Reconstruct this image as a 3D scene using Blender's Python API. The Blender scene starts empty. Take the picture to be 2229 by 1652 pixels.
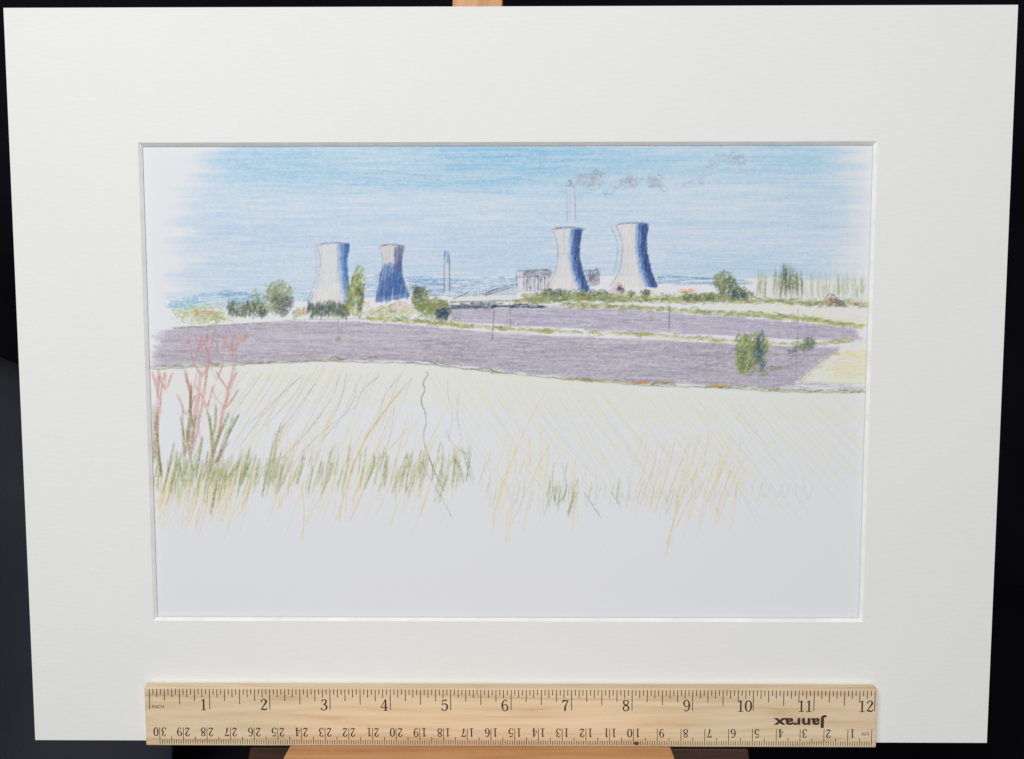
import bpy, bmesh, math, numpy as np
from mathutils import Matrix, Vector
rng = np.random.default_rng(11)
IN = 0.0254
# ------------------------------------------------------------------ camera solve
PW, PH = 2229.0, 1652.4
CX, CY = PW/2, PH/2
obs = np.array([(10,22),(2221,6),(2143,1615),(74,1613),
                (302,307),(1908,311),(1881,1353),(332,1353)], float)
def rotm(a,b,c):
    ca,sa,cb,sb,cc,sc = math.cos(a),math.sin(a),math.cos(b),math.sin(b),math.cos(c),math.sin(c)
    Rx=np.array([[1,0,0],[0,ca,-sa],[0,sa,ca]]); Ry=np.array([[cb,0,sb],[0,1,0],[-sb,0,cb]])
    Rz=np.array([[cc,-sc,0],[sc,cc,0],[0,0,1]]); return Rx@Ry@Rz
def project(p, P):
    q=(P-p[:3])@rotm(*p[3:6]); f=p[6]
    return np.stack([CX+f*q[:,0]/-q[:,2], CY-f*q[:,1]/-q[:,2]],1)
def pts_of(p):
    h=p[7]; l,r,t,b=p[8:12]
    return np.array([(-8,h,0),(8,h,0),(8,-h,0),(-8,-h,0),(l,t,0),(r,t,0),(r,b,0),(l,b,0)],float)
F0=28/36*PW
def resid(p):
    r=(project(p,pts_of(p))-obs).ravel()
    return np.concatenate([r,[(p[6]-F0)*0.02,(p[7]-6)*20]])
p=np.array([0,1,13,-0.08,0,0,F0,6,-5.9,5.9,3.9,-3.9],float)
lam=1e-2
for it in range(200):
    r=resid(p); J=np.zeros((len(r),len(p)))
    for k in range(len(p)):
        d=np.zeros(len(p)); d[k]=1e-5*max(1,abs(p[k])); J[:,k]=(resid(p+d)-r)/d[k]
    A=J.T@J; s=np.linalg.solve(A+lam*np.diag(np.diag(A)+1e-9),-J.T@r)
    if np.sum(resid(p+s)**2)<np.sum(r**2): p=p+s; lam*=0.4
    else: lam*=4
HB=p[7]; OL,OR_,OT,OB=p[8:12]
Cb=p[:3]; Rb=rotm(*p[3:6]); FP=p[6]
def rectify(P,w):            # photo measurement -> sheet coordinates (inches)
    P=np.atleast_2d(np.asarray(P,float))
    d=np.stack([(P[:,0]-CX)/FP,-(P[:,1]-CY)/FP,-np.ones(len(P))],1)@Rb.T
    t=(w-Cb[2])/d[:,2]
    return np.stack([Cb[0]+t*d[:,0],Cb[1]+t*d[:,1]],1)

LEAN=math.radians(10)
M=Matrix(((1,0,0,0),(0,math.sin(LEAN),-math.cos(LEAN),0),(0,math.cos(LEAN),math.sin(LEAN),0),(0,0,0,1)))
M=Matrix.Translation((0,0,0.36))@M
col=bpy.context.scene.collection
# ------------------------------------------------------------------ materials
def newmat(name):
    m=bpy.data.materials.new(name); m.use_nodes=True
    nt=m.node_tree; b=nt.nodes["Principled BSDF"]; return m,nt,b
def N(nt,t,**kw):
    n=nt.nodes.new(t)
    for k,v in kw.items(): setattr(n,k,v)
    return n
def coords(nt,scale):
    tc=N(nt,"ShaderNodeTexCoord"); mp=N(nt,"ShaderNodeMapping"); mp.inputs["Scale"].default_value=scale
    nt.links.new(tc.outputs["Object"],mp.inputs["Vector"]); return mp.outputs[0]
def ramp(nt,fac,stops):
    r=N(nt,"ShaderNodeValToRGB"); e=r.color_ramp.elements
    while len(e)<len(stops): e.new(0.5)
    for el,(pos,c) in zip(e,stops): el.position=pos; el.color=(*c,1)
    nt.links.new(fac,r.inputs[0]); return r.outputs[0]
def noise(nt,vec,scale,detail=4,rough=.5):
    n=N(nt,"ShaderNodeTexNoise"); n.inputs["Scale"].default_value=scale; n.inputs["Detail"].default_value=detail
    n.inputs["Roughness"].default_value=rough; nt.links.new(vec,n.inputs["Vector"]); return n.outputs["Fac"]
def bump(nt,b,h,strength,dist):
    bp=N(nt,"ShaderNodeBump"); bp.inputs["Strength"].default_value=strength; bp.inputs["Distance"].default_value=dist
    nt.links.new(h,bp.inputs["Height"]); nt.links.new(bp.outputs[0],b.inputs["Normal"])

def mat_card():
    m,nt,b=newmat("mount_card")
    v=coords(nt,(1,1,1)); n1=noise(nt,v,9,3)
    c=ramp(nt,n1,[(0.3,(0.82,0.82,0.80)),(0.7,(0.84,0.84,0.825))])
    v3=coords(nt,(200,1000,200)); n3=noise(nt,v3,1.0,4,.65); c3=ramp(nt,n3,[(0.3,(.972,.972,.972)),(0.7,(1,1,1))])
    mx=N(nt,"ShaderNodeMix",data_type='RGBA',blend_type='MULTIPLY'); mx.inputs[0].default_value=1
    nt.links.new(c,mx.inputs[6]); nt.links.new(c3,mx.inputs[7]); nt.links.new(mx.outputs[2],b.inputs["Base Color"])
    b.inputs["Roughness"].default_value=0.85; b.inputs["Specular IOR Level"].default_value=0.2
    bump(nt,b,n3,0.25,0.00018)
    return m
def mat_plain(name,c,rough=.8,spec=.2):
    m,nt,b=newmat(name)
    v=coords(nt,(1,1,1)); n=noise(nt,v,120,4)
    cc=ramp(nt,n,[(0.2,tuple(x*0.9 for x in c)),(0.8,tuple(min(1,x*1.08) for x in c))]); nt.links.new(cc,b.inputs["Base Color"])
    b.inputs["Roughness"].default_value=rough; b.inputs["Specular IOR Level"].default_value=spec
    return m
def mat_wood(name,dark,mid,light,axis='x',rough=.55,sc=1.0):
    m,nt,b=newmat(name)
    s=(6,260,260) if axis=='x' else (260,6,260)
    v=coords(nt,tuple(k*sc for k in s)); n=noise(nt,v,1.0,6,.65)
    s2=(3,45,45) if axis=='x' else (45,3,45)
    v2=coords(nt,tuple(k*sc for k in s2)); n2=noise(nt,v2,2.0,3,.5)
    w=N(nt,"ShaderNodeMath",operation='MULTIPLY'); nt.links.new(n2,w.inputs[0]); w.inputs[1].default_value=7.0
    fr=N(nt,"ShaderNodeMath",operation='PINGPONG'); nt.links.new(w.outputs[0],fr.inputs[0]); fr.inputs[1].default_value=0.5
    ad=N(nt,"ShaderNodeMath",operation='MULTIPLY_ADD'); nt.links.new(fr.outputs[0],ad.inputs[0]); ad.inputs[1].default_value=0.75
    nt.links.new(n,ad.inputs[2])
    c=ramp(nt,ad.outputs[0],[(0.36,dark),(0.56,mid),(0.9,light)]); nt.links.new(c,b.inputs["Base Color"])
    b.inputs["Roughness"].default_value=rough; b.inputs["Specular IOR Level"].default_value=0.35
    bump(nt,b,n,0.3,0.0002); return m
def mat_cloth(name,c1,c2):
    m,nt,b=newmat(name)
    v=coords(nt,(1,1,1)); n=noise(nt,v,5,4)
    c=ramp(nt,n,[(0.3,c1),(0.7,c2)]); nt.links.new(c,b.inputs["Base Color"])
    b.inputs["Roughness"].default_value=0.95; b.inputs["Specular IOR Level"].default_value=0.05
    h=noise(nt,coords(nt,(1,1,1)),900,2); bump(nt,b,h,0.5,0.0005); return m
def mat_drawing():
    m,nt,b=newmat("pencil_on_paper")
    a=N(nt,"ShaderNodeAttribute",attribute_name="Pigment")
    v=coords(nt,(1,1,1)); n=noise(nt,v,1800,3)
    g=ramp(nt,n,[(0.25,(0.97,0.97,0.97)),(0.75,(1,1,1))])
    mx=N(nt,"ShaderNodeMix",data_type='RGBA',blend_type='MULTIPLY'); mx.inputs[0].default_value=1
    nt.links.new(a.outputs["Color"],mx.inputs[6]); nt.links.new(g,mx.inputs[7]); nt.links.new(mx.outputs[2],b.inputs["Base Color"])
    b.inputs["Roughness"].default_value=0.8; b.inputs["Specular IOR Level"].default_value=0.2
    bump(nt,b,n,0.2,0.0001); return m

CARD=mat_card(); CORE=mat_plain("card_core",(0.88,0.88,0.87)); DRAW=mat_drawing()
RWOOD=mat_wood("ruler_wood",(0.58,0.40,0.225),(0.72,0.54,0.335),(0.79,0.625,0.42))
EWOOD=mat_wood("easel_wood",(0.46,0.21,0.08),(0.58,0.29,0.13),(0.66,0.36,0.18),rough=.5)
EWOODV=mat_wood("easel_wood_upright",(0.46,0.21,0.08),(0.58,0.29,0.13),(0.66,0.36,0.18),axis='y',rough=.5)
EDARK=mat_wood("easel_wood_shaded",(0.05,0.022,0.012),(0.08,0.035,0.02),(0.11,0.05,0.028),rough=.5)  # easel wood for the crossbar, shade behind the mount put into its colour
INK=mat_plain("ruler_ink",(0.055,0.035,0.025),.6)
BLACK=mat_cloth("black_cloth",(0.005,0.005,0.008),(0.010,0.010,0.015))
GREY=mat_cloth("grey_cloth",(0.022,0.023,0.03),(0.045,0.047,0.058))
KNOT=mat_plain("wood_knot",(0.16,0.08,0.035),.6)

# ------------------------------------------------------------------ mesh helpers
def link(o): col.objects.link(o); return o
def top_empty(name,base):
    o=bpy.data.objects.new(name,None); o.empty_display_size=0.02; link(o)
    o.matrix_world=M@Matrix.Translation([c*IN for c in base]); o["_b"]=list(base); return o
def mesh_obj(name,V,Fs,mat,parent=None,base=None,smooth=False):
    if base is None: base=tuple(parent["_b"]) if parent else (0,0,0)
    me=bpy.data.meshes.new(name); me.from_pydata([tuple((v[i]-base[i])*IN for i in range(3)) for v in V],[],Fs); me.update()
    me.materials.append(mat); o=bpy.data.objects.new(name,me); link(o); o["_b"]=list(base)
    if parent: 
        o.parent=parent
        pb=parent["_b"]; o.location=[(base[i]-pb[i])*IN for i in range(3)]
    else: o.matrix_world=M@Matrix.Translation([c*IN for c in base])
    return o
def prism(name,quad_v,w0,w1,mat,parent,bev=0.03):
    n=len(quad_v); V=[(x,y,w0) for x,y in quad_v]+[(x,y,w1) for x,y in quad_v]
    Fs=[tuple(range(n))[::-1],tuple(range(n,2*n))]+[(i,(i+1)%n,n+(i+1)%n,n+i) for i in range(n)]
    o=mesh_obj(name,V,Fs,mat,parent); bevel(o,bev); return o
def bevel(o,bev,seg=2):
    bm=bmesh.new(); bm.from_mesh(o.data); bmesh.ops.recalc_face_normals(bm,faces=bm.faces)
    if bev>0: bmesh.ops.bevel(bm,geom=list(bm.edges),offset=bev*IN,segments=seg,profile=.6,affect='EDGES')
    bm.to_mesh(o.data); bm.free()
def box(name,u0,u1,v0,v1,w0,w1,mat,parent=None,bev=0.03,base=None):
    V=[(x,y,z) for z in (w0,w1) for x,y in ((u0,v0),(u1,v0),(u1,v1),(u0,v1))]
    Fs=[(3,2,1,0),(4,5,6,7),(0,1,5,4),(1,2,6,5),(2,3,7,6),(3,0,4,7)]
    o=mesh_obj(name,V,Fs,mat,parent,base); bevel(o,bev); return o

# ------------------------------------------------------------------ mounted drawing
md=top_empty("mounted_drawing",(0,-HB,0))
md["label"]="cream mounted coloured pencil drawing of cooling towers on wooden easel"; md["category"]="drawing"
T=0.050   # card thickness
V=[(-8,-HB,0),(8,-HB,0),(8,HB,0),(-8,HB,0),(OL,OB,0),(OR_,OB,0),(OR_,OT,0),(OL,OT,0)]
Fs=[(0,1,5,4),(1,2,6,5),(2,3,7,6),(3,0,4,7)]
V+=[(-8,-HB,-T),(8,-HB,-T),(8,HB,-T),(-8,HB,-T)]
Fs+=[(0,8,9,1),(1,9,10,2),(2,10,11,3),(3,11,8,0)]
mb=mesh_obj("mat_board",V,Fs,CARD,md)
mb["label"]="cream mount card with rectangular window"
V=[(OL,OB,0),(OR_,OB,0),(OR_,OT,0),(OL,OT,0)]; b_=T*0.95
V+=[(OL+b_,OB+b_,-T+.002),(OR_-b_,OB+b_,-T+.002),(OR_-b_,OT-b_,-T+.002),(OL+b_,OT-b_,-T+.002)]
mesh_obj("bevel",V,[(0,1,5,4),(1,2,6,5),(2,3,7,6),(3,0,4,7)],CORE,mb)
box("backing_board",-7.98,7.98,-HB+.01,HB-.01,-T-0.07,-T-0.030,CORE,md,bev=0.004)

# ------------------------------------------------------------------ the pencil drawing raster -> colour attribute
BW,BH=1260,830
UA,UB,VA,VB=OL-0.1,OR_+0.1,OB-0.1,OT+0.1
ZP=-T-0.010
def px2buf(P):
    q=rectify(P,ZP); return np.stack([(q[:,0]-UA)/(UB-UA)*(BW-1),(VB-q[:,1])/(VB-VA)*(BH-1)],1)
KS=(BW-1)/(UB-UA)/133.5     # buffer px per photo px
def vnoise(h,w,sy,sx,seed):
    r=np.random.default_rng(seed); gh,gw=int(h/sy)+3,int(w/sx)+3; g=r.random((gh,gw))
    y=np.arange(h)/sy; x=np.arange(w)/sx; yi=y.astype(int); xi=x.astype(int)
    fy=(y-yi); fx=(x-xi); fy=fy*fy*(3-2*fy); fx=fx*fx*(3-2*fx)
    a=g[yi][:,xi]; b=g[yi][:,xi+1]; c=g[yi+1][:,xi]; d=g[yi+1][:,xi+1]
    fx=fx[None]; fy=fy[:,None]
    return a*(1-fx)*(1-fy)+b*fx*(1-fy)+c*(1-fx)*fy+d*fx*fy
grain=0.45*vnoise(BH,BW,1.7,1.9,1)+0.25*rng.random((BH,BW))+0.3*vnoise(BH,BW,4,5,2)
grain=(grain-grain.mean())/grain.std()
buf=np.ones((BH,BW,3))
KO=np.array([(dx,dy) for dx in range(-5,6) for dy in range(-5,6)])
def lay(xs,ys,press,w,colr,a,rough=0.28,mult=0.2):
    if len(xs)==0: return
    q=px2buf(np.stack([xs,ys],1)); w=np.asarray(w)*KS; wmax=float(np.max(w))
    k=int(math.ceil(wmax/2+0.6)); ko=KO[(abs(KO[:,0])<=k)&(abs(KO[:,1])<=k)]
    x0,y0=int(max(0,q[:,0].min()-4)),int(max(0,q[:,1].min()-4)); x1,y1=int(min(BW,q[:,0].max()+5)),int(min(BH,q[:,1].max()+5))
    if x1<=x0 or y1<=y0: return
    cov=np.zeros((y1-y0,x1-x0)); bx=np.round(q[:,0]).astype(int); by=np.round(q[:,1]).astype(int)
    for dx,dy in ko:
        ix,iy=bx+dx,by+dy
        d=np.hypot(ix-q[:,0],iy-q[:,1]); v=np.clip(w/2-d+0.5,0,1)*press*np.minimum(1,w/0.9)
        ok=(ix>=x0)&(ix<x1)&(iy>=y0)&(iy<y1)&(v>0)
        np.maximum.at(cov,(iy[ok]-y0,ix[ok]-x0),v[ok])
    g=np.clip(1+rough*grain[y0:y1,x0:x1],0,2)
    e=np.clip(cov*a*g,0,0.97)[...,None]; c=np.minimum(1,np.array(colr,float)/228)
    B=buf[y0:y1,x0:x1]; buf[y0:y1,x0:x1]=B*(1-e)+c*(1-mult+mult*B)*e
def cr(pts,n=8):
    P=np.array(pts,float)
    if len(P)<3: return P
    Q=np.vstack([2*P[0]-P[1],P,2*P[-1]-P[-2]]); out=[]
    for i in range(1,len(Q)-2):
        t=np.linspace(0,1,n,endpoint=False)[:,None]
        out.append(0.5*((2*Q[i])+(-Q[i-1]+Q[i+1])*t+(2*Q[i-1]-5*Q[i]+4*Q[i+1]-Q[i+2])*t**2+(-Q[i-1]+3*Q[i]-3*Q[i+1]+Q[i+2])*t**3))
    out.append(P[-1:]); return np.vstack(out)
def resample(pl,step=0.7):
    P=np.asarray(pl,float); d=np.hypot(*np.diff(P,axis=0).T); s=np.concatenate([[0],np.cumsum(d)]); L=s[-1]
    n=max(2,int(L/step)); t=np.linspace(0,L,n); return np.interp(t,s,P[:,0]),np.interp(t,s,P[:,1]),t,L
def inside(xs,ys,poly):
    P=np.array(poly,float); r=np.zeros(len(xs),bool); j=len(P)-1
    for i in range(len(P)):
        xi,yi=P[i]; xj,yj=P[j]
        c=((yi>ys)!=(yj>ys)); 
        if yj!=yi: r^= c&(xs<(xj-xi)*(ys-yi)/(yj-yi)+xi)
        j=i
    return r
def draw(polys,w,colr,a,taper=10,layers=1,rough=.28,var=.35,clip=None,dens=None,jit=0,mult=.2,smooth=True):
    for L_ in range(layers):
        X=[];Y=[];Pr=[];Wd=[]
        for pl in polys[L_::layers]:
            if smooth and len(pl)>2: pl=cr(pl)
            x,y,t,L=resample(pl)
            if jit: 
                x=x+jit*np.sin(t/9+rng.random()*6)*.5+jit*rng.normal()*.5; y=y+jit*np.sin(t/7+rng.random()*6)*.5+jit*rng.normal()*.5
            pr=np.clip(np.minimum(t+1,L-t+1)/max(taper,.1),0.15,1)*(1-var*(0.5+0.5*np.sin(t/ (12+20*rng.random())+rng.random()*6)))*(1-var*rng.random())
            if clip is not None:
                dx,dy=(x[-1]-x[0]),(y[-1]-y[0]); nn=math.hypot(dx,dy)+1e-6; o=rng.normal()*clip[1]
                k=inside(x+dx/nn*o,y+dy/nn*o,clip[0]); x,y,pr=x[k],y[k],pr[k]
            if dens is not None and len(x): pr=pr*dens(x,y)
            X.append(x);Y.append(y);Pr.append(pr);Wd.append(np.full(len(x),w*(0.75+0.5*rng.random())))
        if X: lay(np.concatenate(X),np.concatenate(Y),np.concatenate(Pr),np.concatenate(Wd),colr,a,rough,mult)
def hatch(poly,ang,sp,w,colr,a,jit=2,layers=2,wob=3,seg=(60,180),**kw):
    P=np.array(poly,float); c=P.mean(0); R=np.hypot(*(P-c).T).max()+5; th=math.radians(ang)
    d=np.array([math.cos(th),-math.sin(th)]); n=np.array([-d[1],d[0]]); L=[]
    lo,hi=((P-c)@n).min(),((P-c)@n).max(); dl,dh=((P-c)@d).min()-5,((P-c)@d).max()+5
    s=lo
    while s<hi:
        x=dl-rng.random()*seg[0]
        while x<dh:
            l=rng.uniform(*seg); p0=c+d*x+n*(s+rng.normal()*sp*.35); p1=c+d*(x+l)+n*(s+rng.normal()*sp*.5)
            m_=(p0+p1)/2+n*rng.normal()*wob*.3; L.append([p0,m_,p1]); x+=l*rng.uniform(.75,1.02)
        s+=sp
    idx=rng.permutation(len(L)); L=[L[i] for i in idx]
    draw(L,w,colr,a,taper=8,layers=layers,clip=(poly,jit),**kw)
def wash(poly,ang,colr,a,jit=6,**kw): hatch(poly,ang,4.0,8.5,colr,a,jit=jit,layers=2,rough=.12,var=.2,**kw)
def scrib(cx,cy,rx,ry,n,w,colr,a,size=8,layers=2,ang=None,poly=None):
    L=[]; ph=rng.random()*6.283; n=int(n*1.15)
    for _ in range(n):
        t=rng.random()*6.283; r=(rng.random()**.6)*(0.92+.22*math.sin(3*t+ph)+.1*math.sin(7*t+2*ph)); x=cx+rx*r*math.cos(t); y=cy+ry*r*math.sin(t)
        if poly is not None and not inside(np.array([x]),np.array([y]),poly)[0]: continue
        s=size*rng.uniform(.6,1.4); a0=(rng.random()*6.283 if ang is None else math.radians(ang+rng.normal()*14))
        if ang is None:
            L.append([(x+s*.5*math.cos(a0+k),y+s*.4*math.sin(a0+k)) for k in (0,1.0,2.0,3.0)])
        else:
            dx,dy=math.cos(a0)*s,-math.sin(a0)*s; L.append([(x-dx/2,y-dy/2),(x+rng.normal()*s*.08,y),(x+dx/2,y+dy/2)])
    draw(L,w,colr,a,taper=4,layers=layers)
U=lambda a,b: rng.uniform(a,b)
def sm(x,a,b): t=np.clip((x-a)/(b-a),0,1); return t*t*(3-2*t)
def blob(cx,cy,rx,ry,colr,a,ang=60):
    t=np.linspace(0,6.283,18,endpoint=False); ph=rng.random()*6
    P=[(cx+rx*math.cos(k)*(1+.12*math.sin(3*k+ph)),cy+ry*math.sin(k)*(1+.1*math.sin(4*k+ph))) for k in t]
    hatch(P,ang,2.6,4.2,colr,a,jit=2,layers=2,seg=(8,22),rough=.2)

# ---- sky
skyN=vnoise(420,1700,8,190,21); skyN2=vnoise(420,1700,34,260,22); skyN3=vnoise(420,1700,3,60,24); skyE=vnoise(420,1700,10,500,27)
def sk(n,x,y): return n[np.clip((y-310).astype(int),0,419),np.clip((x-290).astype(int),0,1699)]
def skyedge(x,y):
    left=np.interp(y,[320,350,400,450,520,600,680],[455,425,400,385,372,365,362])
    e=(sk(skyE,x,y)-.5)*60
    return sm(x+e,left-20,left+90)*(1-sm(x+e,1770,1905))
def d_sky(x,y):
    return skyedge(x,y)*(0.3+0.45*sk(skyN,x,y)+0.4*sk(skyN2,x,y))*(.8+.35*sk(skyN3,x,y))
skyp=[(340,319),(1894,319),(1894,612),(1640,606),(1560,606),(1440,602),(960,602),(800,600),(650,636),(500,640),(355,650)]
wash(skyp,0.5,(203,218,232),0.75,seg=(70,260),dens=d_sky)
hatch(skyp,0.5,2.6,3.2,(188,210,226),0.48,jit=6,layers=3,seg=(70,260),dens=d_sky)
hatch(skyp,-0.8,3.4,2.6,(168,203,220),0.36,jit=6,layers=3,seg=(60,220),dens=lambda x,y:d_sky(x,y)*(0.5+.5*(1-sm(y,420,600))))
top=[(440,320),(1892,320),(1892,450),(380,450)]
dt=lambda x,y:skyedge(x,y)*(0.22+0.95*np.exp(-((x-1150)/260)**2)+0.42*np.exp(-((x-620)/130)**2)+.3*np.exp(-((x-1700)/160)**2))*(1-sm(y,335,450))*(.5+.8*sk(skyN,x,y))
wash(top,0.3,(160,203,221),0.45,seg=(50,200),dens=dt)
hatch(top,0.3,2.6,2.8,(134,190,216),0.48,jit=8,layers=3,seg=(50,200),dens=dt)
hatch([(700,335),(1400,335),(1400,400),(700,400)],0,5,2.2,(114,168,206),0.36,jit=20,layers=2,dens=lambda x,y:(1-sm(y,340,400))*np.exp(-((x-1100)/250)**2))
hatch([(640,360),(1120,384),(1120,425),(640,400)],-4,4.5,2.2,(134,182,214),0.32,jit=30,layers=2,seg=(60,160))
hatch(skyp,0,4.2,2.6,(192,199,220),0.36,jit=6,layers=2,seg=(60,180),dens=lambda x,y:skyedge(x,y)*sm(y,420,520)*(.4+.6*sk(skyN2,x,y)))
hatch([(1440,540),(1800,540),(1800,606),(1440,602)],0,3.5,2.4,(166,207,222),0.42,jit=20,layers=2)
hatch([(980,480),(1220,480),(1220,590),(980,590)],0,4,2.4,(168,202,222),0.34,jit=20,layers=2)
# ---- distant hills
hill1=[(790,604),(830,598),(880,604),(930,600),(985,606),(1030,604),(1125,603),(1125,640),(960,648),(900,640),(790,650)]
hatch(hill1,2,3,3,(134,174,208),0.72,jit=4,seg=(20,60))
hatch([(885,604),(1000,606),(960,640),(890,625)],4,3.2,2.4,(104,152,194),0.55,jit=4,seg=(15,40))
hill2=[(1425,604),(1470,601),(1540,606),(1600,609),(1640,612),(1640,622),(1430,622)]
hatch(hill2,0,3,2.6,(92,150,188),0.75,jit=4,seg=(20,60))
hill3=[(365,662),(420,642),(500,632),(560,640),(680,634),(680,656),(560,662),(470,672),(370,676)]
hatch(hill3,3,3,2.8,(138,184,208),0.72,jit=5,seg=(20,60))
hatch([(480,634),(560,640),(575,660),(500,660)],3,3,2.6,(100,152,190),0.55,jit=5,seg=(15,50))
draw([[(1445,600),(1500,604),(1560,607),(1600,607)]],1.8,(66,124,166),.7)

# ---- chimneys & smoke
hatch([(1233,404),(1252,404),(1254,486),(1234,486)],88,3,3,(212,216,222),.75,jit=2,seg=(20,50),mult=.1)
for x in (1233,1240,1251): draw([[(x+U(-1,1),404),(x+1,440),(x+U(0,2),486)]],1.7,(136,136,146),.72)
draw([[(1236,398),(1239,392),(1243,399),(1237,404)]],2.2,(88,86,96),.8)
draw([[(1230,404),(1256,406)]],1.6,(118,118,126),.7)
hatch([(968,550),(978,550),(978,640),(968,640)],90,2.6,2.8,(214,212,212),.95,jit=2,seg=(20,50),mult=.1)
draw([[(967,550),(967,641)],[(978,550),(979,640)]],1.8,(88,88,102),.82)
hatch([(967,548),(979,548),(979,572),(967,572)],90,2.2,2.4,(66,146,194),.9,jit=1,seg=(10,20))
smoke=[(1252,394),(1262,390),(1268,386),(1280,378),(1296,380),(1290,392),(1272,398),(1285,408),(1300,402),(1318,420),(1330,414),(1345,404),(1360,396),(1372,386),(1380,400),(1366,392),(1300,376),(1316,384),
       (1410,386),(1424,394),(1436,404),(1428,388),(1445,410),(1418,400),(1490,404),(1506,396),(1520,390),(1536,376),(1545,366),(1558,356),(1575,346),(1600,336),(1612,346),(1618,360),(1528,398),(1590,350)]
scrib(1288,389,32,15,34,4.2,(184,186,194),.45,size=16,layers=2)
scrib(1372,396,18,11,16,4.0,(184,186,192),.45,size=13,layers=1); scrib(1425,397,15,10,14,4.0,(182,184,190),.45,size=13,layers=1)
for (x,y) in smoke:
    scrib(x,y,8,6,4,1.9,(160,160,168),.56,size=12,layers=1)
scrib(1583,347,36,11,18,2.4,(180,182,190),.42,size=14,layers=1)

# ---- cooling towers
def tower(L_,R_,shade,body=(227,223,217)):
    Lc,Rc=cr(L_,10),cr(R_,10); poly=np.vstack([Lc,Rc[::-1]])
    hatch(poly,86,2.0,3.6,body,0.95,jit=1,layers=2,seg=(30,80),mult=.02,rough=.08)
    hatch(poly,84,4.0,2.8,(208,205,206),0.38,jit=1,layers=2,seg=(20,60),rough=.2)
    hatch(poly,80,8,2.0,(222,206,188),0.4,jit=1,layers=2,seg=(20,60))
    m_=(Lc*.4+Rc*.6); hatch(np.vstack([m_,Rc[::-1]]),84,3.2,3.4,(188,197,216),.42,jit=3,layers=2,seg=(20,50),rough=.15)
    hatch(np.vstack([Lc,(Lc*.85+Rc*.15)[::-1]]),84,3.6,2.4,(196,193,196),.35,jit=2,layers=2,seg=(20,50))
    for (pl,c,a) in shade:
        hatch(pl,84,1.9,3.8,c,a,jit=1.2,layers=3,seg=(26,70),rough=.12,var=.2)
    draw([Lc],1.5,(122,118,130),.7,smooth=False,taper=3); draw([Rc],1.4,(88,100,130),.65,smooth=False,taper=3)
tower([(689,534),(697,562),(694,600),(684,638),(669,666)],[(762,532),(755,565),(757,605),(764,640),(774,666)],
      [([(733,532),(760,532),(755,565),(757,605),(768,664),(750,662),(737,600),(734,565)],(156,182,214),.55),
       ([(741,532),(760,532),(755,565),(757,605),(769,664),(755,662),(744,600),(741,565)],(104,144,194),.65),
       ([(750,534),(761,532),(755,565),(757,605),(768,659),(761,654),(751,600),(748,565)],(70,110,168),.65)])
draw([[(688,534),(720,530),(763,532)],[(696,530),(725,528),(758,530)]],1.9,(88,92,114),.78)
draw([[(684,536),(690,575),(683,620),(666,664)]],1.3,(140,136,140),.55)
tower([(825,537),(833,562),(832,590),(825,625),(815,658)],[(882,536),(875,560),(874,585),(880,615),(893,647)],
      [([(829,592),(836,577),(850,573),(858,578),(873,566),(876,600),(884,625),(891,646),(860,652),(817,657),(824,625)],(88,124,176),.8),
       ([(832,618),(852,596),(872,588),(882,636),(822,650)],(64,98,154),.5),
       ([(858,537),(880,537),(874,560),(873,588),(860,590),(857,560)],(100,108,146),.72),
       ([(828,538),(860,538),(858,575),(834,580)],(204,199,200),.45)])
draw([[(824,537),(850,533),(882,536)],[(828,534),(855,532),(880,534)]],1.9,(84,88,108),.78)
tower([(1203,500),(1213,532),(1214,562),(1207,595),(1188,632)],[(1269,500),(1261,530),(1261,560),(1269,595),(1284,633)],
      [([(1239,500),(1268,500),(1261,530),(1261,560),(1269,595),(1284,633),(1258,631),(1245,595),(1238,560),(1239,530)],(140,168,208),.55),
       ([(1245,500),(1268,500),(1261,530),(1261,560),(1269,595),(1284,633),(1264,631),(1251,595),(1244,560),(1245,530)],(80,116,172),.72),
       ([(1252,502),(1268,500),(1261,530),(1261,560),(1269,595),(1282,631),(1270,629),(1258,595),(1251,560),(1251,530)],(54,78,130),.72)])
draw([[(1200,500),(1236,496),(1276,498)],[(1204,497),(1240,494),(1270,497)]],1.9,(88,90,106),.8)
draw([[(1228,500),(1229,560)],[(1215,553),(1245,552)]],1.3,(156,150,154),.5)
tower([(1341,490),(1353,522),(1354,552),(1347,592),(1327,624)],[(1412,488),(1407,520),(1408,550),(1417,590),(1432,624)],
      [([(1383,488),(1411,488),(1407,520),(1408,550),(1417,590),(1431,624),(1405,624),(1392,590),(1384,550),(1383,520)],(140,168,208),.55),
       ([(1390,488),(1411,488),(1407,520),(1408,550),(1417,590),(1431,624),(1412,624),(1399,590),(1390,550),(1389,520)],(80,116,172),.72),
       ([(1396,490),(1411,488),(1407,520),(1408,550),(1417,590),(1430,623),(1418,623),(1406,590),(1397,550),(1396,520)],(54,78,130),.72)])
draw([[(1338,489),(1375,486),(1413,488)],[(1344,487),(1380,484),(1410,487)]],1.9,(88,90,106),.8)
draw([[(1329,492),(1341,520),(1344,550),(1336,595)]],1.3,(130,130,140),.65)

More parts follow.
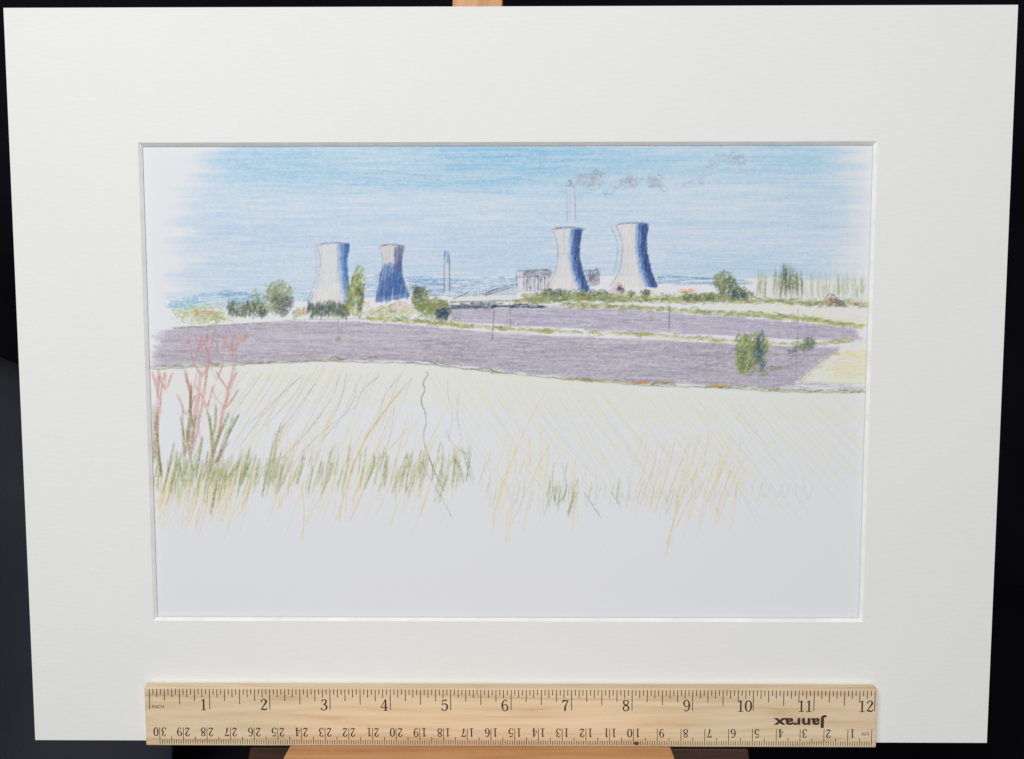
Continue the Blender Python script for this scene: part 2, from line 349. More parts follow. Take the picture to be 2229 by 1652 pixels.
# ---- turbine hall
hatch([(1124,590),(1200,587),(1196,634),(1126,636)],90,2.2,2.8,(206,204,208),.9,jit=1,seg=(15,40),mult=.1)
hatch([(1140,590),(1200,588),(1198,604),(1140,604)],0,2.4,2.6,(116,114,126),.72,jit=2,seg=(15,40))
for x in np.arange(1146,1194,7.5): hatch([(x,603),(x+4.6,603),(x+4.6,632),(x,632)],90,1.8,2,(78,78,92),.82,jit=1.5,seg=(10,30),layers=1)
draw([[(1122,590),(1200,586)],[(1124,590),(1125,636)],[(1140,592),(1141,634)],[(1120,604),(1142,603)]],1.7,(74,76,92),.78)
hatch([(1272,590),(1306,588),(1306,618),(1280,624)],90,2.2,2.6,(114,114,128),.78,jit=1.5,seg=(10,30))
for x in (1283,1292,1300): draw([[(x,592),(x+1,616)]],2.4,(60,62,76),.78)
draw([[(1270,589),(1308,587)]],1.6,(60,62,80),.8)
hatch([(980,640),(1125,626),(1125,656),(980,662)],2,3.4,2.6,(212,208,186),.6,jit=3,seg=(15,50))
draw([[(1048,642),(1085,629),(1118,620)],[(1050,645),(1118,624)],[(984,652),(1005,643),(1024,635)],[(1052,640),(1090,626)]],2.0,(62,64,70),.78)
for x in (1004,1012,1036,1044,1058,1090,1104,1118): draw([[(x,U(608,620)),(x+U(-1,1),650)]],1.4,(150,155,165),.6)

# ---- cream meadow strips behind the purple fields
hatch([(1280,640),(1890,652),(1890,668),(1280,652)],1,3,3,(216,214,186),.5,jit=3,seg=(30,80))
hatch([(1500,664),(1888,668),(1888,705),(1760,700),(1600,680)],-3,3.5,3,(230,225,198),.72,jit=5,seg=(30,80))
hatch([(1700,690),(1888,690),(1888,712),(1780,708)],-3,3.5,3,(232,221,180),.68,jit=5,seg=(30,80))

# ---- ploughed purple fields
pN=vnoise(260,1700,6,90,31); pN2=vnoise(260,1700,26,110,32)
def dp(x,y):
    yy=np.clip((y-640).astype(int),0,259); xx=np.clip((x-290).astype(int),0,1699)
    return (.42+.38*pN[yy,xx]+.45*pN2[yy,xx])
f2=[(978,672),(1060,668),(1240,670),(1420,679),(1590,690),(1700,700),(1860,716),(1872,738),(1750,738),(1550,728),(1380,720),(1200,712),(1020,702),(982,694)]
wash(f2,-1.5,(194,188,200),.68,jit=5,seg=(25,110))
hatch(f2,-1.5,2.6,3.2,(176,168,184),.46,jit=5,layers=3,seg=(25,110),dens=dp)
hatch(f2,-3,3.4,2.3,(146,138,158),.38,jit=4,layers=2,seg=(20,80),dens=dp)
f1=[(362,724),(380,714),(500,708),(650,700),(800,703),(960,714),(1100,728),(1300,736),(1500,745),(1700,755),(1830,757),(1735,828),(1700,845),
    (1500,836),(1300,828),(1150,813),(1000,795),(900,785),(700,783),(560,788),(450,794),(338,800),(340,775)]
wash(f1,-1,(196,190,200),.7,jit=9,seg=(25,130))
hatch(f1,-1,2.5,3.2,(184,177,189),.45,jit=10,layers=3,seg=(25,130),dens=dp)
hatch(f1,-3.5,3.2,2.6,(158,150,166),.38,jit=10,layers=3,seg=(25,110),dens=dp)
hatch(f1,1.5,5.5,2.0,(128,122,136),.32,jit=10,layers=2,seg=(20,80),dens=dp)
hatch(f1,-2,7,2.8,(198,182,168),.42,jit=8,layers=2,seg=(20,90),dens=dp)
hatch([(900,740),(1600,752),(1560,832),(1300,826),(1000,790)],-4,4.4,2.4,(134,128,144),.34,jit=14,layers=2,seg=(20,80),dens=dp)
hatch([(420,790),(700,760),(1000,770),(1000,794),(900,784),(600,786)],-2,5,2.2,(170,156,156),.36,jit=10,layers=2,seg=(20,60))
hatch([(1640,848),(1735,828),(1886,842),(1886,850),(1700,850)],-2,3,2.6,(168,160,168),.6,jit=5,seg=(20,60))
hatch([(1830,758),(1735,828),(1650,838),(1700,790),(1780,757)],40,4,2.6,(182,178,200),.5,jit=3,seg=(20,60))
# ---- yellow field on the far side
yf=[(1735,830),(1770,800),(1830,757),(1890,752),(1890,836),(1800,834)]
hatch(yf,3,3.2,3,(236,228,182),.68,jit=3,seg=(20,80))
hatch([(1800,800),(1840,765),(1890,760),(1890,826),(1815,822)],-6,4.2,3.0,(234,208,142),.6,jit=6,seg=(15,50))
draw([[(1738,828),(1775,796),(1832,756)],[(1735,829),(1810,833),(1888,836)]],1.6,(196,186,130),.7)
hatch([(1830,738),(1890,728),(1890,752),(1840,752)],3,4,2.6,(214,206,190),.4,jit=4,seg=(15,50))

# ---- hedge lines (olive)
def hedge(line,th,n,cols,a=.62,size=7):
    P=cr(line,12); 
    for c,k in cols:
        L=[]
        for _ in range(int(n*k)):
            i=rng.integers(0,len(P)); x,y=P[i]+rng.normal(size=2)*[6,th*.5]; s=size*U(.6,1.4); a0=U(-.6,.6)
            L.append([(x-s*math.cos(a0),y-s*.4*math.sin(a0)),(x,y-s*.25),(x+s*math.cos(a0),y+s*.4*math.sin(a0))])
        draw(L,2.4,c,a,taper=3,layers=2)
OL1=(164,168,112); OL2=(122,134,82); OL3=(76,90,76); YE=(218,210,138)
hedge([(800,696),(880,698),(960,706),(1040,712),(1200,722),(1420,729),(1600,744),(1740,750),(1850,742)],4.5,330,[(OL1,1),(YE,.5),(OL2,.4)])
hedge([(1010,712),(1100,716)],3,30,[(OL2,1),(YE,.6)])
hedge([(1190,722),(1400,728)],3,60,[(OL2,1),(OL3,.3),(YE,.8)])
hedge([(1230,664),(1400,672),(1600,684),(1740,694),(1870,712)],5.5,340,[(OL1,1),(OL2,.8),(YE,.3)])
hedge([(1130,656),(1300,652),(1450,654),(1640,656),(1890,664)],6.5,380,[(OL1,1.0),(OL2,.9),(YE,.4),(OL3,.15)])
draw([[(370,714),(450,710),(560,704),(640,697),(720,695),(800,694)],[(372,716),(500,708),(600,701)],[(840,694),(930,700),(1000,708)]],1.6,(124,130,86),.72,jit=1)
draw([[(1420,728),(1540,738),(1660,748)],[(1290,724),(1500,738)],[(1500,746),(1620,750),(1700,756)],[(1080,716),(1200,724)]],1.8,(226,188,110),.72,jit=1)
bd=[(972,664),(1040,659),(1120,661),(1190,665),(1190,670),(1060,670),(975,673)]
hatch(bd,-1,2.0,2.8,(52,66,84),.9,jit=5,seg=(20,60))
draw([[(975,658),(1100,655),(1135,655)],[(972,672),(1080,668),(1185,668)]],1.8,(62,72,66),.72)

# ---- near village vegetation
hatch([(372,688),(400,672),(480,662),(520,690),(470,706),(390,706)],10,5,4,(206,212,168),.5,jit=5,seg=(14,40))
scrib(425,682,52,20,64,2.2,(182,192,132),.65,size=15); scrib(440,690,50,14,38,2.0,(152,164,108),.62,size=12)
scrib(400,660,35,10,26,2.0,(130,185,205),.6,size=16); scrib(470,690,40,12,40,2.0,(158,166,100),.65,size=10)
hatch([(422,676),(462,672),(466,686),(424,688)],0,3,2.6,(206,136,116),.8,jit=3,seg=(10,30))
def hedgeblock(x0,x1,y0,y1,n,seedcol=((74,92,104),(68,78,80),(114,130,88))):
    for c,k in zip(seedcol,(1.1,.8,.8)):
        L=[]
        for _ in range(int(n*k)):
            x=U(x0,x1); t=U(y0,y1)+4*math.sin(x/9); L.append([(x,t),(x+U(-5,5),t+U(8,16))])
        draw(L,2.6,c,.68,taper=4,layers=2)
hatch([(494,672),(506,656),(540,664),(580,650),(584,686),(500,690)],80,3,4.4,(120,134,120),.6,jit=3,seg=(10,26))
hedgeblock(496,580,654,678,62); scrib(538,674,50,14,50,2.2,(118,132,90),.6,size=10)
scrib(558,652,20,22,44,2.4,(138,150,88),.72,size=10,ang=60)
blob(608,646,29,34,(164,168,130),.75,70); blob(616,664,22,24,(118,130,120),.6,70)
scrib(608,644,29,34,110,2.4,(158,164,120),.66,size=9); scrib(602,638,24,22,46,2.0,(136,144,108),.6,size=9)
scrib(618,664,20,24,76,2.6,(84,98,110),.68,size=8); scrib(598,668,20,20,56,2.3,(116,128,84),.65,size=9)
draw([[(583,642),(587,622),(600,612)],[(612,612),(626,618),(637,632)],[(606,622),(616,616)],[(612,650),(622,644),(632,650)]],1.6,(80,88,78),.72)
hedgeblock(640,668,668,682,12,((150,158,96),(120,130,80),(170,176,110)))
hatch([(652,680),(668,678),(668,686),(652,687)],20,2.6,2.6,(228,134,78),.85,jit=2,seg=(8,20))
hatch([(672,660),(760,656),(762,686),(676,690)],82,3,4.4,(112,126,118),.6,jit=3,seg=(10,26))
hedgeblock(672,760,656,678,84); scrib(715,676,50,12,50,2.2,(110,122,88),.6,size=8)
pop=[(752,680),(756,650),(762,620),(768,596),(784,580),(794,590),(795,620),(790,655),(786,684)]
hatch(pop,72,2.6,3.6,(150,160,84),.82,jit=3,layers=3,seg=(10,26)); scrib(776,636,18,46,90,2.4,(118,130,66),.7,size=11,ang=65)
scrib(784,650,9,38,50,2.3,(86,98,70),.7,size=10,ang=70); scrib(762,640,8,34,30,2.2,(196,188,96),.68,size=9,ang=60)
draw([[(768,606),(776,586),(784,578)],[(780,600),(790,584)],[(764,620),(770,600)]],2.2,(124,134,74),.7)
hatch([(796,672),(850,664),(905,668),(912,688),(800,692)],5,5,4,(206,208,160),.5,jit=4,seg=(14,40))
scrib(850,676,62,12,90,2.2,(184,186,126),.62,size=9); scrib(830,682,60,10,44,2.0,(154,160,104),.62,size=8)
hatch([(846,660),(872,655),(896,664),(880,670),(850,670)],-15,3,2.6,(218,158,142),.72,jit=2,seg=(8,24))
hatch([(790,660),(804,656),(806,668),(792,670)],40,3,2.6,(222,158,142),.72,jit=2,seg=(8,20))
draw([[(842,670),(870,657),(897,668)],[(845,682),(870,674)],[(800,690),(830,672)]],1.6,(124,114,100),.68)
blob(914,650,18,26,(130,140,92),.75); blob(938,668,30,18,(150,158,104),.7,30); blob(962,676,18,20,(124,136,96),.7,40)
scrib(915,650,20,27,90,2.4,(112,124,78),.72,size=9); scrib(912,638,15,14,46,2.3,(80,92,76),.72,size=8); scrib(930,664,24,16,56,2.3,(132,140,84),.72,size=9)
scrib(906,630,8,8,18,2.2,(88,96,122),.68,size=7)
scrib(950,664,30,16,100,2.3,(126,136,84),.72,size=9); scrib(940,680,42,16,76,2.1,(150,158,102),.68,size=9); scrib(964,684,13,12,66,2.7,(54,70,94),.78,size=8)
hatch([(948,678),(984,672),(972,690),(960,698)],20,2.4,2.8,(56,72,94),.72,jit=3,seg=(8,20))
scrib(970,700,40,8,30,2,(152,158,102),.68,size=9)

# ---- far tree line around the towers
for x,rx in ((1165,26),(1206,30),(1250,26),(1295,30),(1335,22)): blob(x,646,rx,9,(150,158,112),.62,20)
scrib(1215,641,52,8,100,2.3,(126,138,90),.7,size=9); scrib(1280,643,52,8,96,2.3,(144,152,98),.7,size=9)
scrib(1205,638,32,7,40,2.2,(82,96,86),.68,size=8); scrib(1290,638,38,7,40,2.2,(86,98,82),.66,size=8)
scrib(1170,649,42,7,56,2.2,(152,158,106),.68,size=9)
for x in (1196,1214,1230,1248,1262,1292,1310): draw([[(x-9,642),(x-6,633),(x,630),(x+7,634),(x+9,643)]],1.6,(72,82,70),.75)
scrib(1400,643,60,6,56,2.2,(160,164,108),.66,size=8)
scrib(1405,638,10,8,44,2.3,(108,122,76),.78,size=7); scrib(1410,638,5,6,12,2.0,(62,76,70),.72,size=6); scrib(1373,640,10,6,22,2.1,(104,116,76),.72,size=7)
hatch([(1414,628),(1440,628),(1442,640),(1416,640)],0,3,2.6,(226,220,196),.8,jit=2,seg=(10,20),mult=.2)
hatch([(1330,630),(1346,616),(1362,630),(1362,637),(1334,636)],30,2.4,2.8,(154,90,86),.82,jit=2,seg=(8,18)); scrib(1352,630,7,6,14,2,(62,60,80),.78,size=6)
hatch([(1478,630),(1510,628),(1512,638),(1482,640)],5,2.8,2.8,(230,144,90),.85,jit=2,seg=(8,20))
blob(1530,646,58,8,(140,150,104),.62,20)
scrib(1530,645,62,7,86,2.2,(118,130,84),.72,size=9); scrib(1520,648,50,5,30,2.1,(82,94,78),.68,size=8); scrib(1456,644,16,6,28,2,(134,142,90),.68,size=7)
tp=[(1552,612),(1556,598),(1575,591),(1590,594),(1600,610),(1606,624),(1632,632),(1643,648),(1600,652),(1566,648),(1562,630)]
hatch(tp,60,2.5,3.8,(126,138,90),.86,jit=2,layers=3,seg=(8,22)); scrib(1592,625,28,28,90,2.5,(88,102,86),.7,size=8,poly=tp); scrib(1612,641,26,9,60,2.4,(68,82,90),.72,size=8)
scrib(1570,612,14,16,38,2.3,(150,156,94),.68,size=8)
draw([[(1556,602),(1574,592),(1590,595)],[(1560,606),(1566,630),(1572,646)]],1.6,(78,90,68),.74)
def vert(x0,x1,n,ytop,ybot,cols,w=2.2,a=.52):
    for c,k in cols:
        L=[]
        for _ in range(int(n*k)):
            x=U(x0,x1); y0=ytop+U(-6,34)+6*math.sin(x/11); y1=ybot+U(-22,4); L.append([(x+U(-3,3),y0),(x+U(-2,2),(y0+y1)/2),(x+U(-4,4),y1)])
        draw(L,w,c,a,taper=10,layers=2)
hatch([(1648,606),(1700,600),(1748,602),(1884,606),(1884,652),(1648,652)],88,6,4,(206,210,178),.45,jit=5,seg=(20,50))
vert(1646,1668,10,588,652,[((160,166,112),1),((124,134,86),.6)]); vert(1680,1748,34,580,650,[((152,160,106),1),((114,126,84),.8),((80,94,86),.4)])
vert(1700,1736,18,584,638,[((102,114,78),1),((74,90,100),.4)],a=.56); vert(1748,1886,50,592,654,[((190,192,150),1),((160,166,118),.5)],w=1.8,a=.52)
vert(1825,1886,14,598,654,[((148,156,108),1)],w=1.7); scrib(1760,656,120,5,50,2.0,(162,166,110),.6,size=9)
hatch([(1796,656),(1808,641),(1826,652),(1822,668),(1800,662)],35,2.3,2.8,(160,96,92),.85,jit=1.5,seg=(8,18)); hatch([(1816,648),(1836,656),(1842,667),(1822,668)],-30,2.2,2.8,(58,72,98),.82,jit=2,seg=(8,18))
draw([[(1792,658),(1808,640),(1838,662)],[(1796,664),(1846,668)]],1.6,(78,68,84),.78); draw([[(1850,660),(1888,660)],[(1856,664),(1886,665)]],2.0,(188,128,124),.72)
scrib(1770,662,30,4,24,2,(124,132,82),.68,size=8)

# ---- field bushes
bp_=[(1600,778),(1604,750),(1622,729),(1648,723),(1668,734),(1673,762),(1662,790),(1640,809),(1616,812),(1602,798)]
hatch(bp_,62,2.6,4.2,(158,168,108),.9,jit=2,layers=3,seg=(12,30)); scrib(1632,767,36,44,130,2.7,(122,138,82),.68,size=13,ang=62)
scrib(1655,766,14,40,90,2.8,(84,110,120),.7,size=12,ang=66); scrib(1620,785,16,26,44,2.4,(106,122,70),.66,size=10,ang=62)
scrib(1650,758,8,30,24,2.4,(60,82,98),.7,size=10,ang=66)
blob(1760,748,12,14,(128,142,120),.7); scrib(1762,748,12,14,40,2.3,(106,122,100),.74,size=8); scrib(1740,758,20,9,42,2.2,(124,136,106),.74,size=8); scrib(1724,768,9,7,18,2.2,(98,114,122),.7,size=8)
scrib(1690,802,26,6,34,2.1,(134,142,118),.7,size=9,ang=25); scrib(1662,810,12,5,16,2.0,(134,148,102),.7,size=9)
draw([[(1670,806),(1730,792),(1780,768)],[(1490,810),(1550,785),(1600,768)],[(1500,815),(1560,792),(1600,776)],[(1680,800),(1745,770),(1800,742)]],1.5,(116,118,126),.58)
draw([[(1672,812),(1720,800),(1760,784)]],2.0,(196,190,140),.5)
# ---- poles
draw([[(1110,657),(1111,690),(1111,716)],[(1075,672),(1074,705),(1071,741)]],1.8,(64,68,78),.8,taper=2)
draw([[(1457,664),(1457,700),(1456,725)]],1.7,(84,88,98),.75,taper=2); draw([[(1737,672),(1736,740),(1732,818)]],1.7,(116,112,118),.72,taper=2)
draw([[(736,694),(737,738),(733,746)],[(745,704),(741,742)]],1.4,(136,136,126),.6,taper=2); draw([[(1728,688),(1746,690)]],1.3,(124,124,124),.5)
scrib(736,738,10,4,8,1.6,(150,160,90),.6,size=8)

# ---- brow of the near field
brow=[(332,802),(380,800),(430,797),(500,795),(560,789),(640,786),(700,784),(800,787),(900,789),(980,797),(1060,806),(1150,816),(1300,829),(1420,838),(1560,842),(1700,851),(1870,853)]
draw([brow],2.0,(112,116,92),.76,taper=5,jit=1.5); draw([[(x,y+2) for x,y in brow]],1.8,(176,174,100),.58,jit=2)
draw([[(960,794),(1000,793),(1010,804),(1060,802),(1080,810),(1120,812)],[(716,782),(730,776),(745,783),(762,777),(790,782),(812,778),(830,784)],[(915,788),(930,785),(950,792),(970,789)]],1.6,(96,92,72),.78)
hedge([(1240,826),(1340,832),(1460,836)],3,60,[((178,172,102),1),((126,122,86),.7)]); hedge([(1400,834),(1560,840)],2,24,[((220,156,92),1)])
hedge([(340,800),(520,794),(760,784)],1.6,50,[((124,126,82),1)],a=.58,size=9); hedge([(1540,842),(1700,850),(1870,853)],2,60,[((162,162,90),1),((116,116,78),.5)])
hedge([(1080,812),(1300,830)],1.8,40,[((150,150,90),1)])
wash([(345,806),(560,794),(900,794),(1150,822),(1500,846),(1888,860),(1888,920),(1300,910),(900,880),(500,890),(345,870)],-6,(232,232,212),.38,jit=40,seg=(40,120))
hatch([(520,800),(900,795),(1300,835),(1300,862),(900,830),(520,840)],-4,7,3,(230,229,190),.45,jit=24,layers=2,seg=(40,100))
# furrow lines: lean down-left west of the ridge, down-right east of it
L=[]
for x in np.arange(505,905,8):
    x0=x+U(-4,4); y0=np.interp(x0,[500,700,900],[800,790,794])+U(2,26); k=0.75-0.4*(x-505)/400; l=U(60,190)
    L.append([(x0,y0),(x0-k*l*.5+U(-3,3),y0+l*.5),(x0-k*l,y0+l)])
draw(L[::2],1.8,(222,217,162),.62,layers=2); draw(L[1::2],1.5,(182,180,176),.52,layers=2)
L=[]
for x in np.arange(930,1890,9):
    x0=x+U(-5,5); y0=np.interp(x0,[930,1150,1500,1888],[798,822,846,858])+U(0,30); k=.55+.55*(x-930)/960; l=U(90,260)
    if x0+k*l>1885: l=max(10,(1885-x0)/k)
    L.append([(x0,y0),(x0+k*l*.5,y0+l*.5+U(-3,3)),(x0+k*l,y0+l)])
draw(L,1.9,(225,223,176),.64,layers=3)
L=[]
for _ in range(80):
    x0=U(1050,1840); y0=U(890,1010); l=U(60,160); k=U(.65,1.0)
    if x0+k*l<1885: L.append([(x0,y0),(x0+k*l,y0+l)])
draw(L,1.8,(226,224,182),.6,layers=2); 
L=[]
for _ in range(50):
    x0=U(950,1640); y0=U(850,960); l=U(60,200); L.append([(x0,y0),(x0+U(.5,.9)*l,y0+l)])
draw(L,1.4,(202,202,202),.45,layers=2)
draw([[(665,812),(640,860),(575,930)],[(660,815),(600,870),(540,925)],[(740,815),(720,870),(660,950),(600,1010)],[(755,810),(745,860),(730,900)],[(690,830),(640,900),(600,950)],
      [(775,830),(765,880),(700,960)],[(830,815),(790,850),(770,900)],[(875,812),(838,862),(818,930)],[(900,820),(850,880),(790,960)],[(780,880),(680,960),(625,1030)],
      [(620,850),(560,920),(520,975)],[(975,820),(975,860),(985,905),(975,960)],[(860,880),(845,960),(800,1040)],[(1000,850),(995,900),(1005,960)]],1.6,(158,156,158),.62,layers=2)
draw([[(925,806),(931,815),(922,832),(924,850),(917,868),(919,882),(926,900),(927,925),(922,945),(926,975),(936,1000),(945,1025),(958,1052),(968,1072)]],1.8,(100,102,96),.78)
draw([[(915,1000),(935,1040),(965,1090),(985,1130)],[(970,930),(1000,1010),(1025,1060)],[(968,935),(980,960),(1010,985),(1030,990)]],1.4,(148,150,148),.62)

# ---- tall grass and straw at the foot
def grass(n,xr,yr,lr,k,cols,w=1.8,a=.65,bend=6):
    for c,f in cols:
        L=[]
        for _ in range(int(n*f)):
            x=U(*xr); y=U(*yr); l=U(*lr); kk=k[0]+U(-1,1)*k[1]
            L.append([(x,y),(x+kk*l*.5+U(-bend,bend)*.5,y+l*.5),(x+kk*l,y+l)])
        draw(L,w,c,a,taper=10,layers=2)
YS=(222,215,150); OS=(230,200,140); GS=(172,177,120); GD=(148,154,104)
grass(60,(540,1010),(870,1010),(60,150),(-.32,.22),[(YS,1),(OS,.5)],1.9,.62)
grass(36,(370,980),(1000,1080),(40,110),(-.3,.2),[(YS,1),(OS,.45)],1.9,.62)
grass(36,(350,560),(1000,1050),(60,130),(-.35,.15),[(YS,1),(OS,.8)],2.0,.62)
for pts in ([(880,840),(812,930),(770,1010),(748,1080),(738,1138)],[(868,850),(800,950),(762,1040),(752,1120)],[(860,865),(790,960),(755,1060),(728,1138)],[(890,930),(820,1010),(785,1080),(760,1140)]):
    draw([pts],2.6,(229,194,132),.74)
for pts in ([(650,945),(625,1020),(610,1110)],[(628,950),(612,1040),(606,1112)],[(640,960),(632,1030),(618,1090)],[(790,930),(760,1010),(748,1060)]): draw([pts],2.9,(229,192,132),.62)
for pts in ([(500,1010),(460,1080),(432,1166)],[(470,1040),(440,1110),(424,1155)],[(395,1020),(370,1080),(342,1140)],[(655,1050),(662,1110),(657,1182)],[(370,1020),(352,1090),(345,1110)],[(450,1060),(430,1120),(425,1150)]): draw([pts],2.4,(229,190,124),.72)
grass(70,(355,1010),(965,1030),(34,80),(-.22,.14),[(GS,1.5),(GD,.7)],3.6,.48,3)
grass(40,(470,640),(985,1030),(30,66),(-.3,.15),[(GS,1.4),(GD,.5)],3.4,.46,3)
for x0,y0,x1,y1 in ((612,920,570,1078),(600,935,582,1060),(760,965,752,1010),(930,985,920,1052),(918,975,915,1040),(1006,975,1030,1055),(1020,965,1015,1050),(985,990,1010,1055),(960,960,955,1010),
                    (890,985,870,1050),(840,985,836,1060),(815,985,800,1050),(700,1000,690,1060),(722,1002,700,1078),(660,985,648,1050),(548,985,520,1050),(520,1000,480,1060),(898,1000,882,1078)):
    draw([[(x0,y0),((x0+x1)/2+U(-4,4),(y0+y1)/2),(x1,y1)],[(x0+5,y0+4),((x0+x1)/2+5,(y0+y1)/2),(x1+3,y1-6)]],3.2,(150,156,100),.62)
grass(22,(340,500),(990,1040),(30,70),(-.15,.25),[(GS,1.5),(GD,1.0)],3.2,.56,3)
draw([[(478,1030),(465,1080),(458,1125)],[(472,1050),(462,1110)],[(380,960),(365,1030)],[(390,1000),(400,1060)]],3.6,(138,146,90),.7)
grass(36,(1060,1300),(930,1060),(50,130),(-.18,.2),[(YS,1),(OS,.3)],1.9,.62)
grass(40,(1390,1630),(930,1060),(60,140),(-.25,.14),[(YS,1),(OS,.5)],2.0,.58)
for pts in ([(1185,855),(1145,930),(1100,1040),(1085,1110)],[(1140,1000),(1115,1080),(1107,1192)],[(1105,1100),(1103,1150),(1100,1185)],[(1200,960),(1150,1060),(1110,1150)]): draw([pts],2.2,(228,206,130),.72)
for pts in ([(1540,1000),(1490,1080),(1462,1150),(1448,1218)],[(1520,1020),(1480,1090),(1452,1190)],[(1450,960),(1430,1030),(1416,1110)],[(1470,955),(1452,1030),(1424,1120)],[(1600,1010),(1570,1080),(1555,1150)],[(1620,1000),(1590,1060),(1562,1140)],
            [(1540,1040),(1500,1090),(1470,1150)],[(1500,960),(1470,1040),(1440,1110)],[(1575,1020),(1535,1090),(1522,1140)]): draw([pts],2.5,(229,200,138),.66)
grass(15,(1195,1260),(1030,1075),(30,60),(-.2,.2),[(GS,1),(GD,.8)],2.4,.58,3); grass(26,(1060,1480),(1035,1070),(30,60),(-.15,.25),[((186,192,168),1),((164,170,146),.6)],1.7,.58,3)
L=[]
for x in np.arange(1330,1765,22):
    d=U(26,44); x+=U(-6,6); L.append([(x,1048+U(-10,8)),(x+8,1048+d),(x+14,1050+d),(x+24,1044+U(-10,8))])
draw(L,1.5,(192,197,186),.58)
draw([[(1330,1068),(1352,1105)],[(1270,1070),(1310,1130)],[(1060,1000),(1040,1060)],[(1205,1005),(1203,1060),(1212,1102)],[(1225,1010),(1232,1070),(1205,1104)],[(1236,1005),(1228,1040)],[(1348,1035),(1342,1100)]],1.6,(136,142,116),.66)
grass(14,(1600,1760),(1000,1060),(30,60),(-.3,.2),[((228,226,190),1)],1.5,.55)

# ---- rust-coloured stems and olive blades
RD=(210,158,148); RD2=(188,126,118); OB2=(146,152,96)
stems=[[(452,770),(446,830),(436,890),(426,940),(416,990)],[(432,860),(420,920),(408,985)],[(505,830),(490,880),(476,940),(462,1000)],[(512,790),(500,830),(488,880)],[(350,860),(343,920),(335,1000)],
       [(402,800),(412,860),(414,930)],[(440,800),(430,880),(434,950)],[(345,820),(340,880),(336,940)],[(470,960),(450,1010),(438,1050)]]
draw(stems,5.0,RD,.66,jit=2,layers=2); draw([[(x+3,y+2) for x,y in s] for s in stems],2.4,RD2,.56,jit=2,layers=2)
tw=[]
def fork(x,y,h,wd,n=2):
    for k in range(n):
        t=(k/(n-1)*2-1)*U(.7,1.15) if n>1 else 0
        tw.append([(x+U(-2,2),y),(x+t*wd*.5,y-h*U(.35,.5)),(x+t*wd,y-h*U(.8,1.05))])
for f in ((452,770,52,22,3),(424,790,60,20,2),(436,760,46,18,2),(505,780,66,26,3),(495,850,52,24,2),(480,770,40,14,2),(520,755,36,16,2),(440,820,52,26,2),(415,865,64,18,2),(360,850,48,22,3),(346,870,62,14,2),(450,890,66,24,2),(490,890,50,30,2),(404,760,34,12,2),
          (470,826,44,18,2),(530,745,20,10,2),(512,770,54,12,2),(340,845,40,8,2),(405,905,48,20,2)): fork(*f)
draw(tw,5.0,RD,.64,jit=1.5,layers=3); draw(tw[::2],2.2,RD2,.58,jit=2,layers=2)
bl=[]
for x0,y0,x1,y1 in ((415,835,410,960),(398,880,400,985),(392,905,402,1000),(450,890,470,990),(456,905,462,1000),(508,905,480,1000),(520,900,470,1010),(500,895,470,970),(425,900,412,1000),(480,935,455,1030),(440,950,425,1040),
                    (334,880,336,1010),(340,900,350,1035),(345,960,352,1040),(405,930,420,1030),(470,880,462,960),(415,860,420,930),(334,940,345,1010)):
    bl.append([(x0,y0),((x0+x1)/2+U(-3,3),(y0+y1)/2),(x1,y1)])
draw(bl,5.4,OB2,.64,layers=3); draw([[(x+2,y) for x,y in s] for s in bl[::2]],2.6,(120,126,82),.55,layers=2)
draw([[(336,905),(342,960),(350,1030)],[(416,830),(412,900),(404,990)]],3.4,(162,104,94),.62)
draw([[(500,960),(470,1000),(452,1040)],[(496,930),(482,970),(470,1010)]],3.6,(160,116,96),.58)

# ---- pigment bleeds slightly into the paper tooth; burnished, a touch lighter
nb=buf.copy()
nb[1:-1,1:-1]=(buf[1:-1,1:-1]*4+(buf[:-2,1:-1]+buf[2:,1:-1]+buf[1:-1,:-2]+buf[1:-1,2:])*1.0)/8.0
buf=1-(1-nb)*0.97

# ---- build paper sheet carrying the pigment
uu=np.linspace(UA,UB,BW); vv=np.linspace(VB,VA,BH)
base=(0,OB-0.1,ZP)
co=np.zeros((BH,BW,3)); co[...,0]=uu[None]*IN; co[...,1]=(vv[:,None]-base[1])*IN
idx=np.arange(BH*BW).reshape(BH,BW)
q=np.stack([idx[1:,:-1],idx[1:,1:],idx[:-1,1:],idx[:-1,:-1]],-1).reshape(-1,4)
me=bpy.data.meshes.new("drawing"); me.vertices.add(BH*BW); me.vertices.foreach_set("co",co.astype(np.float32).ravel())
nq=len(q); me.loops.add(nq*4); me.loops.foreach_set("vertex_index",q.astype(np.int32).ravel())
me.polygons.add(nq); me.polygons.foreach_set("loop_start",np.arange(0,nq*4,4,dtype=np.int32)); 
me.update(calc_edges=True)
lin=np.where(buf<=0.04045,buf/12.92,((np.clip(buf,0,1)+0.055)/1.055)**2.4)*np.array([0.79,0.80,0.835])
at=me.color_attributes.new("Pigment",'FLOAT_COLOR','POINT')
at.data.foreach_set("color",np.concatenate([lin,np.ones((BH,BW,1))],-1).astype(np.float32).ravel())
me.materials.append(DRAW)
dr=bpy.data.objects.new("drawing",me); link(dr); dr.parent=md; dr.location=[(base[i]-md["_b"][i])*IN for i in range(3)]
dr["label"]="white paper sheet with coloured pencil landscape and cooling towers"

